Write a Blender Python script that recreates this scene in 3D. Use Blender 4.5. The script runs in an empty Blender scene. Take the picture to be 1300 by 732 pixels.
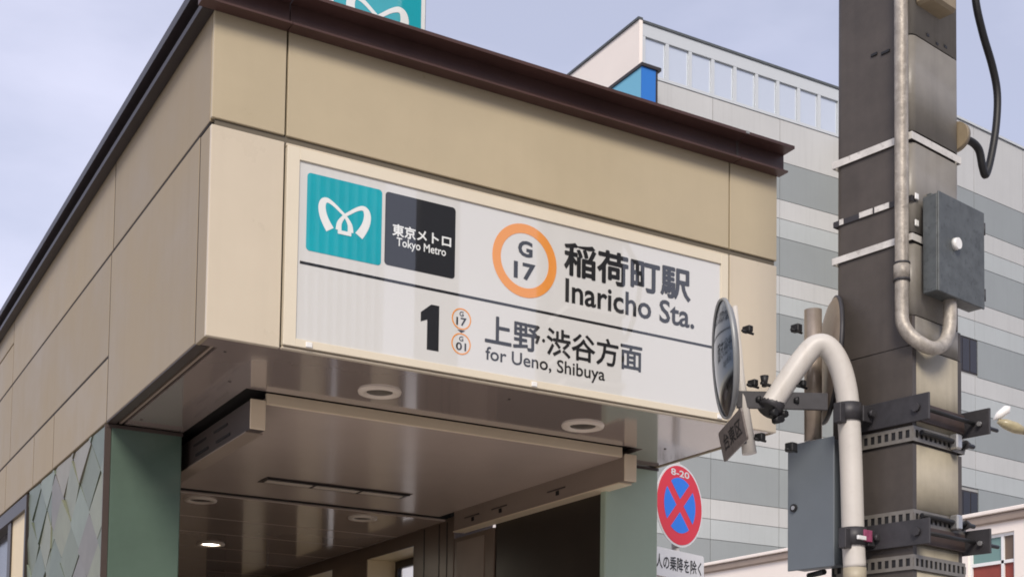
import bpy, bmesh, math, random
from mathutils import Vector, Matrix
random.seed(7)
R = math.radians
scene = bpy.context.scene
COL = scene.collection

# ------------------------------------------------------------------ camera
CAM = Vector((-1.5474, -5.2022, 1.5))
def cam_axes(yaw, pitch, roll):
    f = Vector((math.sin(yaw)*math.cos(pitch), math.cos(yaw)*math.cos(pitch), math.sin(pitch)))
    r = Vector((math.cos(yaw), -math.sin(yaw), 0)); u = r.cross(f)
    return f, r*math.cos(roll)+u*math.sin(roll), u*math.cos(roll)-r*math.sin(roll)
cf, cr, cu = cam_axes(R(29.9256), R(3.2672), R(0.7996))
cd = bpy.data.cameras.new('camera'); camera = bpy.data.objects.new('camera', cd); COL.objects.link(camera)
M = Matrix((cr, cu, -cf)).transposed().to_4x4(); M.translation = CAM
camera.matrix_world = M
cd.sensor_fit = 'HORIZONTAL'; cd.sensor_width = 36.0
cd.lens = 36.0*1688.64/1300.0
cd.shift_y = (856.85-366.0)/1300.0
cd.clip_start = 0.05; cd.clip_end = 2000
scene.camera = camera

# ------------------------------------------------------------------ sky and sun
SUN_AZ = R(213.0)       # compass heading of the sun, 0 = +Y, clockwise
SUN_EL = R(39.0)
world = bpy.data.worlds.new('World'); scene.world = world; world.use_nodes = True
nt = world.node_tree; nt.nodes.clear()
def N(t, kind, **kw):
    n = t.nodes.new(kind)
    for k, v in kw.items(): setattr(n, k, v)
    return n
sky = N(nt, 'ShaderNodeTexSky', sky_type='NISHITA', sun_disc=False)
sky.sun_elevation = SUN_EL; sky.sun_rotation = SUN_AZ
sky.air_density = 1.0; sky.dust_density = 2.2; sky.ozone_density = 2.0
tc = N(nt, 'ShaderNodeTexCoord')
mp = N(nt, 'ShaderNodeMapping'); mp.inputs['Scale'].default_value = (1.0, 1.0, 2.6)
nz = N(nt, 'ShaderNodeTexNoise'); nz.inputs['Scale'].default_value = 2.3; nz.inputs['Detail'].default_value = 6
nz.inputs['Roughness'].default_value = 0.5
cr_ = N(nt, 'ShaderNodeValToRGB')
cr_.color_ramp.elements[0].position = 0.38; cr_.color_ramp.elements[0].color = (0.52, 0.52, 0.52, 1)
cr_.color_ramp.elements[1].position = 0.70; cr_.color_ramp.elements[1].color = (0.95, 0.95, 0.95, 1)
mx = N(nt, 'ShaderNodeMix', data_type='RGBA')
mx.inputs['B'].default_value = (8.1, 8.2, 10.2, 1)
bg = N(nt, 'ShaderNodeBackground'); bg.inputs['Strength'].default_value = 0.072
wo = N(nt, 'ShaderNodeOutputWorld')
L = nt.links
L.new(tc.outputs['Generated'], mp.inputs['Vector']); L.new(mp.outputs['Vector'], nz.inputs['Vector'])
L.new(nz.outputs['Fac'], cr_.inputs['Fac']); L.new(cr_.outputs['Color'], mx.inputs['Factor'])
L.new(sky.outputs['Color'], mx.inputs['A']); L.new(mx.outputs['Result'], bg.inputs['Color']); L.new(bg.outputs['Background'], wo.inputs['Surface'])

sl = bpy.data.lights.new('sun', 'SUN'); sl.energy = 2.0; sl.angle = R(20.0); sl.color = (1.0, 0.91, 0.79)
sun = bpy.data.objects.new('sun', sl); COL.objects.link(sun)
sdir = Vector((math.sin(SUN_AZ)*math.cos(SUN_EL), math.cos(SUN_AZ)*math.cos(SUN_EL), math.sin(SUN_EL)))
sun.rotation_euler = (-sdir).to_track_quat('-Z', 'Y').to_euler()
sun.location = sdir*60

vs = scene.view_settings
scene.display_settings.display_device = 'sRGB'
vs.view_transform = 'Standard'; vs.look = 'None'; vs.exposure = 0.6; vs.gamma = 1.0; vs.use_curve_mapping = False
scene.render.engine = 'CYCLES'
scene.cycles.pixel_filter_type = 'BLACKMAN_HARRIS'; scene.cycles.filter_width = 1.8
scene.cycles.max_bounces = 10; scene.cycles.diffuse_bounces = 6; scene.cycles.glossy_bounces = 6

# ------------------------------------------------------------------ materials
def mat(name, col, rough=0.5, metal=0.0, spec=0.5, coat=0.0, coat_rough=0.03, coat_ior=1.5, var=0.0, scale=3.0,
        streak=0.0, streak_col=(0.05, 0.045, 0.04), bump=0.0, bscale=60.0, emit=None, estr=0.0, rand=0.0, speck=0.0,
        speck_col=(0.1, 0.07, 0.05), trans=0.0, ior=1.45, rvar=0.0):
    m = bpy.data.materials.new(name); m.use_nodes = True
    t = m.node_tree; b = t.nodes['Principled BSDF']; k = t.links
    c4 = (*col, 1)
    b.inputs['Base Color'].default_value = c4
    b.inputs['Roughness'].default_value = rough; b.inputs['Metallic'].default_value = metal
    b.inputs['Specular IOR Level'].default_value = spec; b.inputs['Coat Weight'].default_value = coat
    b.inputs['Coat Roughness'].default_value = coat_rough; b.inputs['Coat IOR'].default_value = coat_ior
    b.inputs['Transmission Weight'].default_value = trans; b.inputs['IOR'].default_value = ior
    if emit: b.inputs['Emission Color'].default_value = (*emit, 1); b.inputs['Emission Strength'].default_value = estr
    cur = None; co = None
    if var or streak or bump or rand or speck or rvar:
        geo = N(t, 'ShaderNodeNewGeometry'); co = geo.outputs['Position']
    def col_in(): return cur
    if var:
        n = N(t, 'ShaderNodeTexNoise'); n.inputs['Scale'].default_value = scale; n.inputs['Detail'].default_value = 7
        n.inputs['Roughness'].default_value = 0.62
        k.new(co, n.inputs['Vector'])
        mr = N(t, 'ShaderNodeMapRange'); mr.inputs[1].default_value = 0.25; mr.inputs[2].default_value = 0.75
        mr.inputs[3].default_value = 1-var; mr.inputs[4].default_value = 1+var
        k.new(n.outputs['Fac'], mr.inputs[0])
        vm = N(t, 'ShaderNodeVectorMath', operation='SCALE'); vm.inputs[0].default_value = col
        k.new(mr.outputs[0], vm.inputs['Scale']); cur = vm.outputs[0]
        if rvar:
            m2 = N(t, 'ShaderNodeMapRange'); m2.inputs[1].default_value = 0.3; m2.inputs[2].default_value = 0.7
            m2.inputs[3].default_value = max(0.02, rough-rvar); m2.inputs[4].default_value = rough+rvar
            k.new(n.outputs['Fac'], m2.inputs[0]); k.new(m2.outputs[0], b.inputs['Roughness'])
    if rand:
        oi = N(t, 'ShaderNodeObjectInfo'); mr = N(t, 'ShaderNodeMapRange')
        mr.inputs[3].default_value = 1-rand; mr.inputs[4].default_value = 1+rand
        k.new(oi.outputs['Random'], mr.inputs[0])
        vm = N(t, 'ShaderNodeVectorMath', operation='SCALE')
        if cur: k.new(cur, vm.inputs[0])
        else: vm.inputs[0].default_value = col
        k.new(mr.outputs[0], vm.inputs['Scale']); cur = vm.outputs[0]
    def mixin(fac_socket, color):
        nonlocal cur
        x = N(t, 'ShaderNodeMix', data_type='RGBA')
        if cur: k.new(cur, x.inputs['A'])
        else: x.inputs['A'].default_value = c4
        x.inputs['B'].default_value = (*color, 1); k.new(fac_socket, x.inputs['Factor']); cur = x.outputs['Result']
    if streak:
        mpn = N(t, 'ShaderNodeMapping'); mpn.inputs['Scale'].default_value = (14, 14, 0.55); k.new(co, mpn.inputs['Vector'])
        n = N(t, 'ShaderNodeTexNoise'); n.inputs['Scale'].default_value = 1.0; n.inputs['Detail'].default_value = 5
        k.new(mpn.outputs['Vector'], n.inputs['Vector'])
        mr = N(t, 'ShaderNodeMapRange'); mr.inputs[1].default_value = 0.5; mr.inputs[2].default_value = 0.78
        mr.inputs[3].default_value = 0; mr.inputs[4].default_value = streak
        k.new(n.outputs['Fac'], mr.inputs[0]); mixin(mr.outputs[0], streak_col)
    if speck:
        n = N(t, 'ShaderNodeTexNoise'); n.inputs['Scale'].default_value = 45; n.inputs['Detail'].default_value = 4
        k.new(co, n.inputs['Vector'])
        mr = N(t, 'ShaderNodeMapRange'); mr.inputs[1].default_value = 0.58; mr.inputs[2].default_value = 0.68
        mr.inputs[3].default_value = 0; mr.inputs[4].default_value = speck
        k.new(n.outputs['Fac'], mr.inputs[0]); mixin(mr.outputs[0], speck_col)
    if cur: k.new(cur, b.inputs['Base Color'])
    if bump:
        n = N(t, 'ShaderNodeTexNoise'); n.inputs['Scale'].default_value = bscale; n.inputs['Detail'].default_value = 5
        k.new(co, n.inputs['Vector'])
        bn = N(t, 'ShaderNodeBump'); bn.inputs['Strength'].default_value = bump; bn.inputs['Distance'].default_value = 0.01
        k.new(n.outputs['Fac'], bn.inputs['Height']); k.new(bn.outputs['Normal'], b.inputs['Normal'])
    return m

MT = {}
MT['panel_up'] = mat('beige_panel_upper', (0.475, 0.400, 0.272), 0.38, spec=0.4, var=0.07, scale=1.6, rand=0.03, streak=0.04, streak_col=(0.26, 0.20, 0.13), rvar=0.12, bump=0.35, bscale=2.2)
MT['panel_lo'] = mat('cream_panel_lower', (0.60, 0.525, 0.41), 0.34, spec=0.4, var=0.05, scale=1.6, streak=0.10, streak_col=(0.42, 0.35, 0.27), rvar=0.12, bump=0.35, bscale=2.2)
MT['panel_side'] = mat('shaded_panel_side', (0.310, 0.250, 0.168), 0.5, spec=0.22, var=0.07, scale=1.4, rand=0.04, streak=0.12, streak_col=(0.20, 0.155, 0.10), rvar=0.12, bump=0.35, bscale=2.2)  # panel beige darkened, the left side's shade put into the base
MT['joint'] = mat('joint_sealant', (0.018, 0.014, 0.012), 0.9)
MT['groove'] = mat('groove_channel', (0.13, 0.11, 0.08), 0.6)
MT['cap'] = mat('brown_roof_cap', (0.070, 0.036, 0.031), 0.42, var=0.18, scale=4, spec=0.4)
MT['cap_side'] = mat('shaded_roof_cap', (0.018, 0.012, 0.014), 0.4, var=0.2, scale=4)  # same roof edging, its left-side shade put into a near-black base
MT['soffit'] = mat('soffit_metal', (0.345, 0.28, 0.25), 0.14, spec=1.0, var=0.05, scale=2.0, coat=1.0, coat_rough=0.07, coat_ior=1.8)
MT['ceil'] = mat('ceiling_metal', (0.50, 0.40, 0.335), 0.14, spec=0.9, var=0.05, scale=2.0, coat=0.5, coat_rough=0.05)
MT['ceil_front'] = mat('ceiling_front_metal', (0.56, 0.455, 0.39), 0.26, spec=0.8, var=0.05, scale=2.0, coat=0.3, coat_rough=0.16)
MT['cream_metal'] = mat('cream_rail', (0.78, 0.64, 0.46), 0.35, var=0.05)
MT['dark_rail'] = mat('dark_rail', (0.062, 0.046, 0.040), 0.45, var=0.12)
MT['rail_in'] = mat('rail_inner', (0.27, 0.21, 0.165), 0.42, var=0.08)
MT['black'] = mat('black_recess', (0.012, 0.010, 0.009), 0.7)
MT['pillar_lit'] = mat('lit_green_pillar', (0.37, 0.45, 0.34), 0.3, var=0.05, scale=2.5, streak=0.1, streak_col=(0.22, 0.28, 0.2))  # same green pillar, its brighter light put into the base colour
MT['pillar'] = mat('green_glass_pillar', (0.095, 0.14, 0.11), 0.16, spec=0.8, var=0.14, scale=2.5, coat=0.5, coat_rough=0.05)
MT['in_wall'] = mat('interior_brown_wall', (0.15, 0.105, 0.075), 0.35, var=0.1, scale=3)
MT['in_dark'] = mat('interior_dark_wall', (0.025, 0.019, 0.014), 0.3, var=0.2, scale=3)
MT['in_reflect'] = mat('added_reflection_panel', (0.55, 0.45, 0.33), 0.4, var=0.05)
MT['reveal'] = mat('window_reveal_cream', (0.68, 0.56, 0.36), 0.5, var=0.05)
MT['dframe'] = mat('dark_window_frame', (0.03, 0.023, 0.02), 0.4)
MT['wglass'] = mat('frosted_window_glass', (0.75, 0.78, 0.78), 0.25, trans=0.0, spec=0.6)
MT['sign_white'] = mat('sign_face_white', (0.66, 0.655, 0.63), 0.3, coat=1.0, coat_rough=0.015, coat_ior=1.85, var=0.015, scale=2)
MT['sign_black'] = mat('sign_print_black', (0.012, 0.012, 0.012), 0.35, coat=1.0, coat_rough=0.015, coat_ior=1.85)
MT['sign_teal'] = mat('sign_print_teal', (0.0, 0.36, 0.43), 0.35, coat=1.0, coat_rough=0.015, coat_ior=1.85, var=0.08, scale=4)
MT['sign_orange'] = mat('sign_print_orange', (0.80, 0.30, 0.055), 0.35, coat=1.0, coat_rough=0.015, coat_ior=1.85)
MT['sign_logo'] = mat('sign_print_logo', (0.80, 0.82, 0.80), 0.35, coat=1.0, coat_rough=0.015, coat_ior=1.85)
MT['sign_frame'] = mat('sign_frame_cream', (0.70, 0.63, 0.50), 0.38, var=0.04)
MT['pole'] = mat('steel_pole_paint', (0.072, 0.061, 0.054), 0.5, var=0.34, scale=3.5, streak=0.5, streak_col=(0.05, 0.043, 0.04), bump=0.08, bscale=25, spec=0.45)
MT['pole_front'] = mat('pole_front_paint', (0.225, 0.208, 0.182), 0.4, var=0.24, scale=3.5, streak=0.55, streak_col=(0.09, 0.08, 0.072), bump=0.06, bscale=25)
MT['sleeve'] = mat('pole_sleeve_beige', (0.40, 0.355, 0.265), 0.5, var=0.2, scale=5, streak=0.5, streak_col=(0.16, 0.135, 0.10), bump=0.1, bscale=30)
MT['strap'] = mat('pale_strap', (0.62, 0.60, 0.57), 0.5, var=0.2, scale=14, speck=0.4, speck_col=(0.25, 0.22, 0.2))
MT['steel'] = mat('galvanised_conduit', (0.40, 0.365, 0.32), 0.5, metal=0.25, var=0.4, scale=22, streak=0.75, streak_col=(0.12, 0.095, 0.075), speck=0.3, speck_col=(0.62, 0.58, 0.52), bump=0.25, bscale=40)
MT['galv'] = mat('galvanised_box', (0.098, 0.108, 0.11), 0.5, metal=0.25, var=0.3, scale=14, speck=0.5, speck_col=(0.045, 0.048, 0.05), streak=0.2)
MT['galv_side'] = MT['galv']
MT['cab'] = mat('grey_cabinet_paint', (0.125, 0.145, 0.165), 0.42, var=0.08, scale=4, streak=0.15, streak_col=(0.1, 0.11, 0.12))
MT['white_pipe'] = mat('white_pipe_paint', (0.57, 0.54, 0.50), 0.42, var=0.06, scale=7, streak=0.28, streak_col=(0.34, 0.28, 0.22), speck=0.07, speck_col=(0.3, 0.24, 0.18), bump=0.03, bscale=20)
MT['dark_steel'] = mat('dark_bracket_steel', (0.045, 0.043, 0.047), 0.5, metal=0.2, var=0.25, scale=18)
MT['rust_steel'] = mat('brown_bracket_steel', (0.055, 0.038, 0.034), 0.6, var=0.25, scale=16)
MT['perf'] = mat('perforated_band_steel', (0.21, 0.195, 0.175), 0.45, metal=0.4, var=0.2, scale=20)
MT['rubber'] = mat('black_rubber', (0.012, 0.012, 0.013), 0.5)
MT['zinc'] = mat('zinc_bolt', (0.42, 0.42, 0.42), 0.3, metal=0.7)
MT['knob'] = mat('white_knob', (0.82, 0.81, 0.78), 0.25, coat=0.5)
MT['tan'] = mat('tan_plastic_cap', (0.27, 0.215, 0.14), 0.5, var=0.15, scale=20)
MT['mirror'] = mat('convex_mirror', (0.042, 0.085, 0.17), 0.10, metal=1.0)
MT['mirror_rim'] = mat('mirror_rim', (0.27, 0.28, 0.28), 0.4, metal=0.2)
MT['mirror_back'] = mat('mirror_back', (0.22, 0.175, 0.135), 0.4, var=0.12, scale=12)
MT['brown_pipe'] = mat('weathered_pipe', (0.36, 0.30, 0.245), 0.32, metal=0.5, var=0.2, scale=12, streak=0.3)
MT['placard'] = mat('grey_placard', (0.15, 0.128, 0.115), 0.5, var=0.2, scale=25)
MT['ink'] = mat('black_ink', (0.015, 0.015, 0.016), 0.5)
MT['red'] = mat('sign_red', (0.78, 0.008, 0.028), 0.4, coat=0.3)
MT['blue'] = mat('sign_blue', (0.0, 0.20, 0.88), 0.4, coat=0.3)
MT['white'] = mat('sign_white_sheet', (0.80, 0.80, 0.79), 0.4, coat=0.2)
MT['pink'] = mat('pink_sticker', (0.30, 0.07, 0.14), 0.5, var=0.45, scale=60)
MT['clad_dark'] = mat('grey_cladding', (0.272, 0.295, 0.298), 0.5, streak=0.12, streak_col=(0.2, 0.2, 0.19), var=0.05, scale=0.7, rand=0.04)
MT['clad_light'] = mat('pale_cladding', (0.485, 0.488, 0.478), 0.5, streak=0.12, streak_col=(0.2, 0.2, 0.19), var=0.05, scale=0.7, rand=0.03)
MT['clad_mid'] = mat('pale_grey_cladding', (0.41, 0.437, 0.437), 0.5, streak=0.12, streak_col=(0.2, 0.2, 0.19), var=0.05, scale=0.7, rand=0.03)
MT['clad_back'] = mat('cladding_joint', (0.36, 0.36, 0.35), 0.7)
MT['bwhite'] = mat('white_render', (0.88, 0.80, 0.73), 0.6, var=0.03, scale=0.6)
MT['parapet'] = mat('parapet_metal', (0.56, 0.585, 0.59), 0.4, metal=0.2)
MT['pane'] = mat('sky_glass_pane', (0.56, 0.61, 0.68), 0.08, metal=0.3, spec=0.8)
MT['dpane'] = mat('dark_glass_pane', (0.018, 0.018, 0.026), 0.12, spec=0.5)
MT['tpane'] = mat('teal_glass_pane', (0.16, 0.27, 0.25), 0.08, spec=0.7)
MT['tpane_clear'] = mat('clear_frosted_pane', (0.9, 0.92, 0.92), 0.35, trans=1.0, ior=1.1)
MT['brick'] = mat('red_infill', (0.26, 0.055, 0.04), 0.6, var=0.15, scale=6)
MT['bsign'] = mat('building_sign_blue', (0.02, 0.16, 0.52), 0.4)
MT['bsign2'] = mat('building_sign_cyan', (0.16, 0.45, 0.62), 0.4)
MT['roofbrown'] = mat('cornice_brown', (0.30, 0.24, 0.20), 0.6, var=0.1)
MT['light_ring'] = mat('downlight_ring', (0.74, 0.64, 0.54), 0.35, var=0.05)
MT['lens'] = mat('downlight_lens', (0.10, 0.085, 0.07), 0.25)
MT['lens_on'] = mat('downlight_lens_lit', (0.9, 0.85, 0.75), 0.3, emit=(1.0, 0.93, 0.80), estr=9.0)
MT['asphalt'] = mat('asphalt', (0.055, 0.055, 0.056), 0.85, var=0.2, scale=2, bump=0.3, bscale=120)
MT['paver'] = mat('pavement_paver', (0.42, 0.39, 0.36), 0.75, var=0.12, scale=2, rand=0.08, bump=0.15, bscale=80)
MT['kerb'] = mat('kerb_stone', (0.40, 0.39, 0.37), 0.75, var=0.1)
MT['opp'] = mat('pale_render', (0.62, 0.60, 0.57), 0.6, var=0.04, scale=0.5)
MT['lamp_white'] = mat('lamp_head_white', (0.80, 0.78, 0.75), 0.35)
MT['lamp_glass'] = mat('lamp_glass_yellow', (0.36, 0.31, 0.19), 0.25, var=0.2, scale=30)
TILES = [mat('relief_tile_%d' % i, c, 0.4, var=0.16, scale=5, spec=0.4) for i, c in enumerate(
    [(0.125, 0.145, 0.10), (0.18, 0.19, 0.13), (0.15, 0.14, 0.12), (0.21, 0.195, 0.15), (0.11, 0.135, 0.10), (0.17, 0.20, 0.155)])]

# ------------------------------------------------------------------ builders
def tag(o, label=None, cat=None, group=None, kind=None):
    if label: o['label'] = label
    if cat: o['category'] = cat
    if group: o['group'] = group
    if kind: o['kind'] = kind
    return o
def empty(name, loc, rotz=0.0):
    e = bpy.data.objects.new(name, None); COL.objects.link(e); e.location = loc; e.rotation_euler = (0, 0, rotz)
    e.empty_display_size = 0.2
    return e
def put(name, verts, faces, m, parent=None, local=False, smooth=False, bm=None):
    me = bpy.data.meshes.new(name)
    if bm is not None: bm.to_mesh(me); bm.free()
    else: me.from_pydata([tuple(v) for v in verts], [], faces)
    if m: me.materials.append(m)
    if smooth:
        for p in me.polygons: p.use_smooth = True
    o = bpy.data.objects.new(name, me); COL.objects.link(o)
    if parent:
        o.parent = parent
        root = parent
        if not local:   # vertices are in world space (parent chain has no rotation there)
            pl = Vector((0, 0, 0)); q = parent
            while q: pl += q.location; q = q.parent
            me.transform(Matrix.Translation(-pl))
    return o
def boxbm(bm, x0, x1, y0, y1, z0, z1, bev=0.0):
    tmp = bmesh.new()
    bmesh.ops.create_cube(tmp, size=1)
    for v in tmp.verts:
        v.co = Vector(((x0+x1)/2+v.co.x*(x1-x0), (y0+y1)/2+v.co.y*(y1-y0), (z0+z1)/2+v.co.z*(z1-z0)))
    if bev: bmesh.ops.bevel(tmp, geom=tmp.edges[:], offset=bev, segments=1, profile=0.5, affect='EDGES')
    me = bpy.data.meshes.new('tmp'); tmp.to_mesh(me); tmp.free(); bm.from_mesh(me); bpy.data.meshes.remove(me)
def box(name, X, Y, Z, m, parent=None, bev=0.0, local=False):
    bm = bmesh.new(); boxbm(bm, X[0], X[1], Y[0], Y[1], Z[0], Z[1], bev)
    return put(name, None, None, m, parent, local, bm=bm)
def boxes(name, lst, m, parent=None, bev=0.0, local=False):
    bm = bmesh.new()
    for X, Y, Z in lst: boxbm(bm, X[0], X[1], Y[0], Y[1], Z[0], Z[1], bev)
    return put(name, None, None, m, parent, local, bm=bm)
def catmull(pts, n=8):
    P = [Vector(p) for p in pts]; out = []
    for i in range(len(P)-1):
        a = P[max(i-1, 0)]; b = P[i]; c = P[i+1]; d = P[min(i+2, len(P)-1)]
        for k in range(n):
            t = k/n
            out.append(0.5*((2*b)+(c-a)*t+(2*a-5*b+4*c-d)*t*t+(3*b-a-3*c+d)*t**3))
    out.append(P[-1]); return out
def tubebm(bm, pts, r, seg=16, cap=True):
    P = [Vector(p) for p in pts]; rings = []
    t0 = (P[1]-P[0]).normalized()
    n = t0.orthogonal().normalized()
    for i, p in enumerate(P):
        t = (P[min(i+1, len(P)-1)]-P[max(i-1, 0)]).normalized()
        n = (n-t*n.dot(t)).normalized(); b = t.cross(n)
        rr = r[i] if isinstance(r, (list, tuple)) else r
        rings.append([bm.verts.new(p+(n*math.cos(2*math.pi*k/seg)+b*math.sin(2*math.pi*k/seg))*rr) for k in range(seg)])
    for a, b in zip(rings, rings[1:]):
        for k in range(seg):
            f = bm.faces.new((a[k], a[(k+1) % seg], b[(k+1) % seg], b[k])); f.smooth = True
    if cap: bm.faces.new(rings[0][::-1]); bm.faces.new(rings[-1])
def tube(name, pts, r, m, parent=None, seg=16, local=False, cap=True):
    bm = bmesh.new(); tubebm(bm, pts, r, seg, cap); bmesh.ops.recalc_face_normals(bm, faces=bm.faces[:])
    return put(name, None, None, m, parent, local, bm=bm)
def prism(name, poly, frame, depth, m, parent=None, local=False):
    """poly: list of (a,b); frame: (origin, ax, bx, nx); solid from n=0 to n=-depth"""
    o, A, B, Nn = [Vector(v) for v in frame]
    n = len(poly); front = [o+A*a+B*b for a, b in poly]; back = [v-Nn*depth for v in front]
    faces = [tuple(range(n)), tuple(range(2*n-1, n-1, -1))]+[(i, n+i, n+(i+1) % n, (i+1) % n) for i in range(n)]
    bm = bmesh.new(); vv = [bm.verts.new(v) for v in front+back]
    for f in faces: bm.faces.new([vv[i] for i in f])
    bmesh.ops.recalc_face_normals(bm, faces=bm.faces[:])
    return put(name, None, None, m, parent, local, bm=bm)
def rrect(x0, x1, z0, z1, r, n=5):
    out = []
    for cx, cz, a0 in ((x1-r, z1-r, 0), (x0+r, z1-r, 90), (x0+r, z0+r, 180), (x1-r, z0+r, 270)):
        for k in range(n+1):
            a = R(a0+90*k/n); out.append((cx+r*math.cos(a), cz+r*math.sin(a)))
    return out
def circ(cx, cz, r, n=40): return [(cx+r*math.cos(2*math.pi*k/n), cz+r*math.sin(2*math.pi*k/n)) for k in range(n)]
def ringmesh(name, cx, cz, r0, r1, frame, depth, m, parent=None, n=48, local=False):
    o, A, B, Nn = [Vector(v) for v in frame]; V = []; F = []
    for k in range(n):
        a = 2*math.pi*k/n
        for rr, dd in ((r1, 0), (r0, 0), (r0, depth), (r1, depth)):
            V.append(o+A*(cx+rr*math.cos(a))+B*(cz+rr*math.sin(a))-Nn*dd)
    for k in range(n):
        j = (k+1) % n
        for q in range(4): F.append((k*4+q, j*4+q, j*4+(q+1) % 4, k*4+(q+1) % 4))
    bm = bmesh.new(); vv = [bm.verts.new(v) for v in V]
    for f in F: bm.faces.new([vv[i] for i in f])
    bmesh.ops.recalc_face_normals(bm, faces=bm.faces[:])
    return put(name, None, None, m, parent, local, bm=bm)
def text(name, body, a0, a1, b0, b1, frame, m, parent, bold=0.0, local=False, strike=0.0):
    """lettering filled into the rectangle a0..a1 x b0..b1 of the frame"""
    cu_ = bpy.data.curves.new('txt', 'FONT'); cu_.body = body; cu_.offset = bold; cu_.resolution_u = 3
    t = bpy.data.objects.new('txt', cu_); COL.objects.link(t)
    dg = bpy.context.evaluated_depsgraph_get()
    me = bpy.data.meshes.new_from_object(t.evaluated_get(dg))
    bpy.data.objects.remove(t); bpy.data.curves.remove(cu_)
    xs = [v.co.x for v in me.vertices]; ys = [v.co.y for v in me.vertices]
    x0, x1, y0, y1 = min(xs), max(xs), min(ys), max(ys)
    o, A, B, Nn = [Vector(v) for v in frame]
    V = [o+A*(a0+(v.co.x-x0)/(x1-x0)*(a1-a0))+B*(b0+(v.co.y-y0)/(y1-y0)*(b1-b0)) for v in me.vertices]
    F = [tuple(p.vertices) for p in me.polygons]
    bpy.data.meshes.remove(me)
    if strike:
        n0 = len(V); V0 = V[:]; F0 = F[:]
        for q, (da, db) in enumerate(((1, 0), (-1, 0), (0, 1), (0, -1)), 1):
            V += [v+A*strike*da+B*strike*db+Nn*0.00012*q for v in V0]; F += [tuple(i+n0*q for i in f) for f in F0]
    bm = bmesh.new(); vv = [bm.verts.new(v) for v in V]
    for f in F:
        try: bm.faces.new([vv[i] for i in f])
        except ValueError: pass
    bmesh.ops.recalc_face_normals(bm, faces=bm.faces[:])
    for f in bm.faces:
        if f.normal.dot(Nn) < 0: f.normal_flip()
    return put(name, None, None, m, parent, local, bm=bm)
def ribbon_verts(st):
    P = [Vector((a, b)) for a, b, w in st]; W = [w for *_, w in st]; n = 4
    Q = catmull([(p.x, p.y, w) for p, w in zip(P, W)], n)
    Lft, Rgt = [], []
    for i, q in enumerate(Q):
        t = (Q[min(i+1, len(Q)-1)]-Q[max(i-1, 0)]); t = Vector((t.x, t.y)).normalized(); nn = Vector((-t.y, t.x))
        p = Vector((q.x, q.y)); Lft.append(p+nn*q.z/2); Rgt.append(p-nn*q.z/2)
    return Lft, Rgt
LOGO_A = [(0.308, 0.325, 0.115), (0.257, 0.405, 0.108), (0.215, 0.495, 0.102), (0.197, 0.598, 0.095), (0.217, 0.675, 0.081), (0.27, 0.698, 0.061), (0.35, 0.662, 0.047), (0.432, 0.602, 0.042), (0.494, 0.553, 0.040), (0.541, 0.495, 0.050), (0.573, 0.43, 0.065), (0.580, 0.345, 0.078)]
LOGO_B = [(1-a, b, w) for a, b, w in LOGO_A]
LOGO_D = [(0.41, 0.322, 0.05), (0.5, 0.322, 0.05), (0.59, 0.322, 0.05)]
def metro_logo(name, a0, b0, size, frame, m, parent, sb=1.0):
    o, A, B, Nn = [Vector(v) for v in frame]; V = []; F = []
    for k, st in enumerate((LOGO_A, LOGO_B, LOGO_D)):
        Lf, Rg = ribbon_verts(st); base = len(V)
        for p, q in zip(Lf, Rg):
            for w in (p, q): V.append(o+A*(a0+w.x*size)+B*(b0+w.y*size*sb)+Nn*0.0004*k)
        for i in range(len(Lf)-1): F.append((base+2*i, base+2*i+1, base+2*i+3, base+2*i+2))
    bm = bmesh.new(); vv = [bm.verts.new(v) for v in V]
    for f in F: bm.faces.new([vv[i] for i in f])
    for f in bm.faces:
        f.normal_update()
        if f.normal.dot(Nn) < 0: f.normal_flip()
    return put(name, None, None, m, parent, bm=bm)

# ------------------------------------------------------------------ the setting: road, pavement
tag(put('road', [(-600, -600, -0.12), (600, -600, -0.12), (600, 600, -0.12), (-600, 600, -0.12)], [(0, 1, 2, 3)], MT['asphalt']), kind='structure')
tag(box('pavement', (-40, 14.9), (-7, 20.4), (-0.116, 0.0), MT['paver']), kind='structure')
tag(box('kerb', (-40, 14.9), (-7.15, -7.004), (-0.116, 0.004), MT['kerb'], bev=0.02), kind='structure')

# ------------------------------------------------------------------ station entrance
Z0, ZG, ZM, ZT = 3.158, 4.0475, 3.503, 4.545
W, XS1, XS2, D1 = 3.0, 0.3165, 2.686, 1.707
SE = tag(empty('station_entrance', (1.5, 1.0, 0)), 'beige metal-clad subway entrance canopy with brown roof edge and green pillars', 'subway entrance')
G = 0.0045   # half of an open panel joint
def panel_front(x0, x1, z0, z1, m, gl=G, gr=G, gb=G, gt=G):
    return box('panel', (x0+gl, x1-gr), (0.0, 0.022), (z0+gb, z1-gt), m, SE, bev=0.0025)
def panel_side(y0, y1, z0, z1, m=None):
    return box('panel', (0.0, 0.022), (y0+0.008, y1-0.008), (z0+0.0065, z1-0.0065), m or MT['panel_side'], SE, bev=0.0025)
box('core', (0.024, 2.976), (0.024, 9.0), (3.192, 4.552), MT['joint'], SE)
# front, upper row
panel_front(0, XS1, ZG+0.010, ZT, MT['panel_up'], gl=0)
panel_front(XS1, XS2, ZG+0.010, ZT, MT['panel_up'])
panel_front(XS2, W, ZG+0.010, ZT, MT['panel_up'], gr=0)
box('groove_channel', (0.016, 2.99), (0.010, 0.0235), (ZG-0.016, ZG+0.014), MT['groove'], SE)
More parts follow.
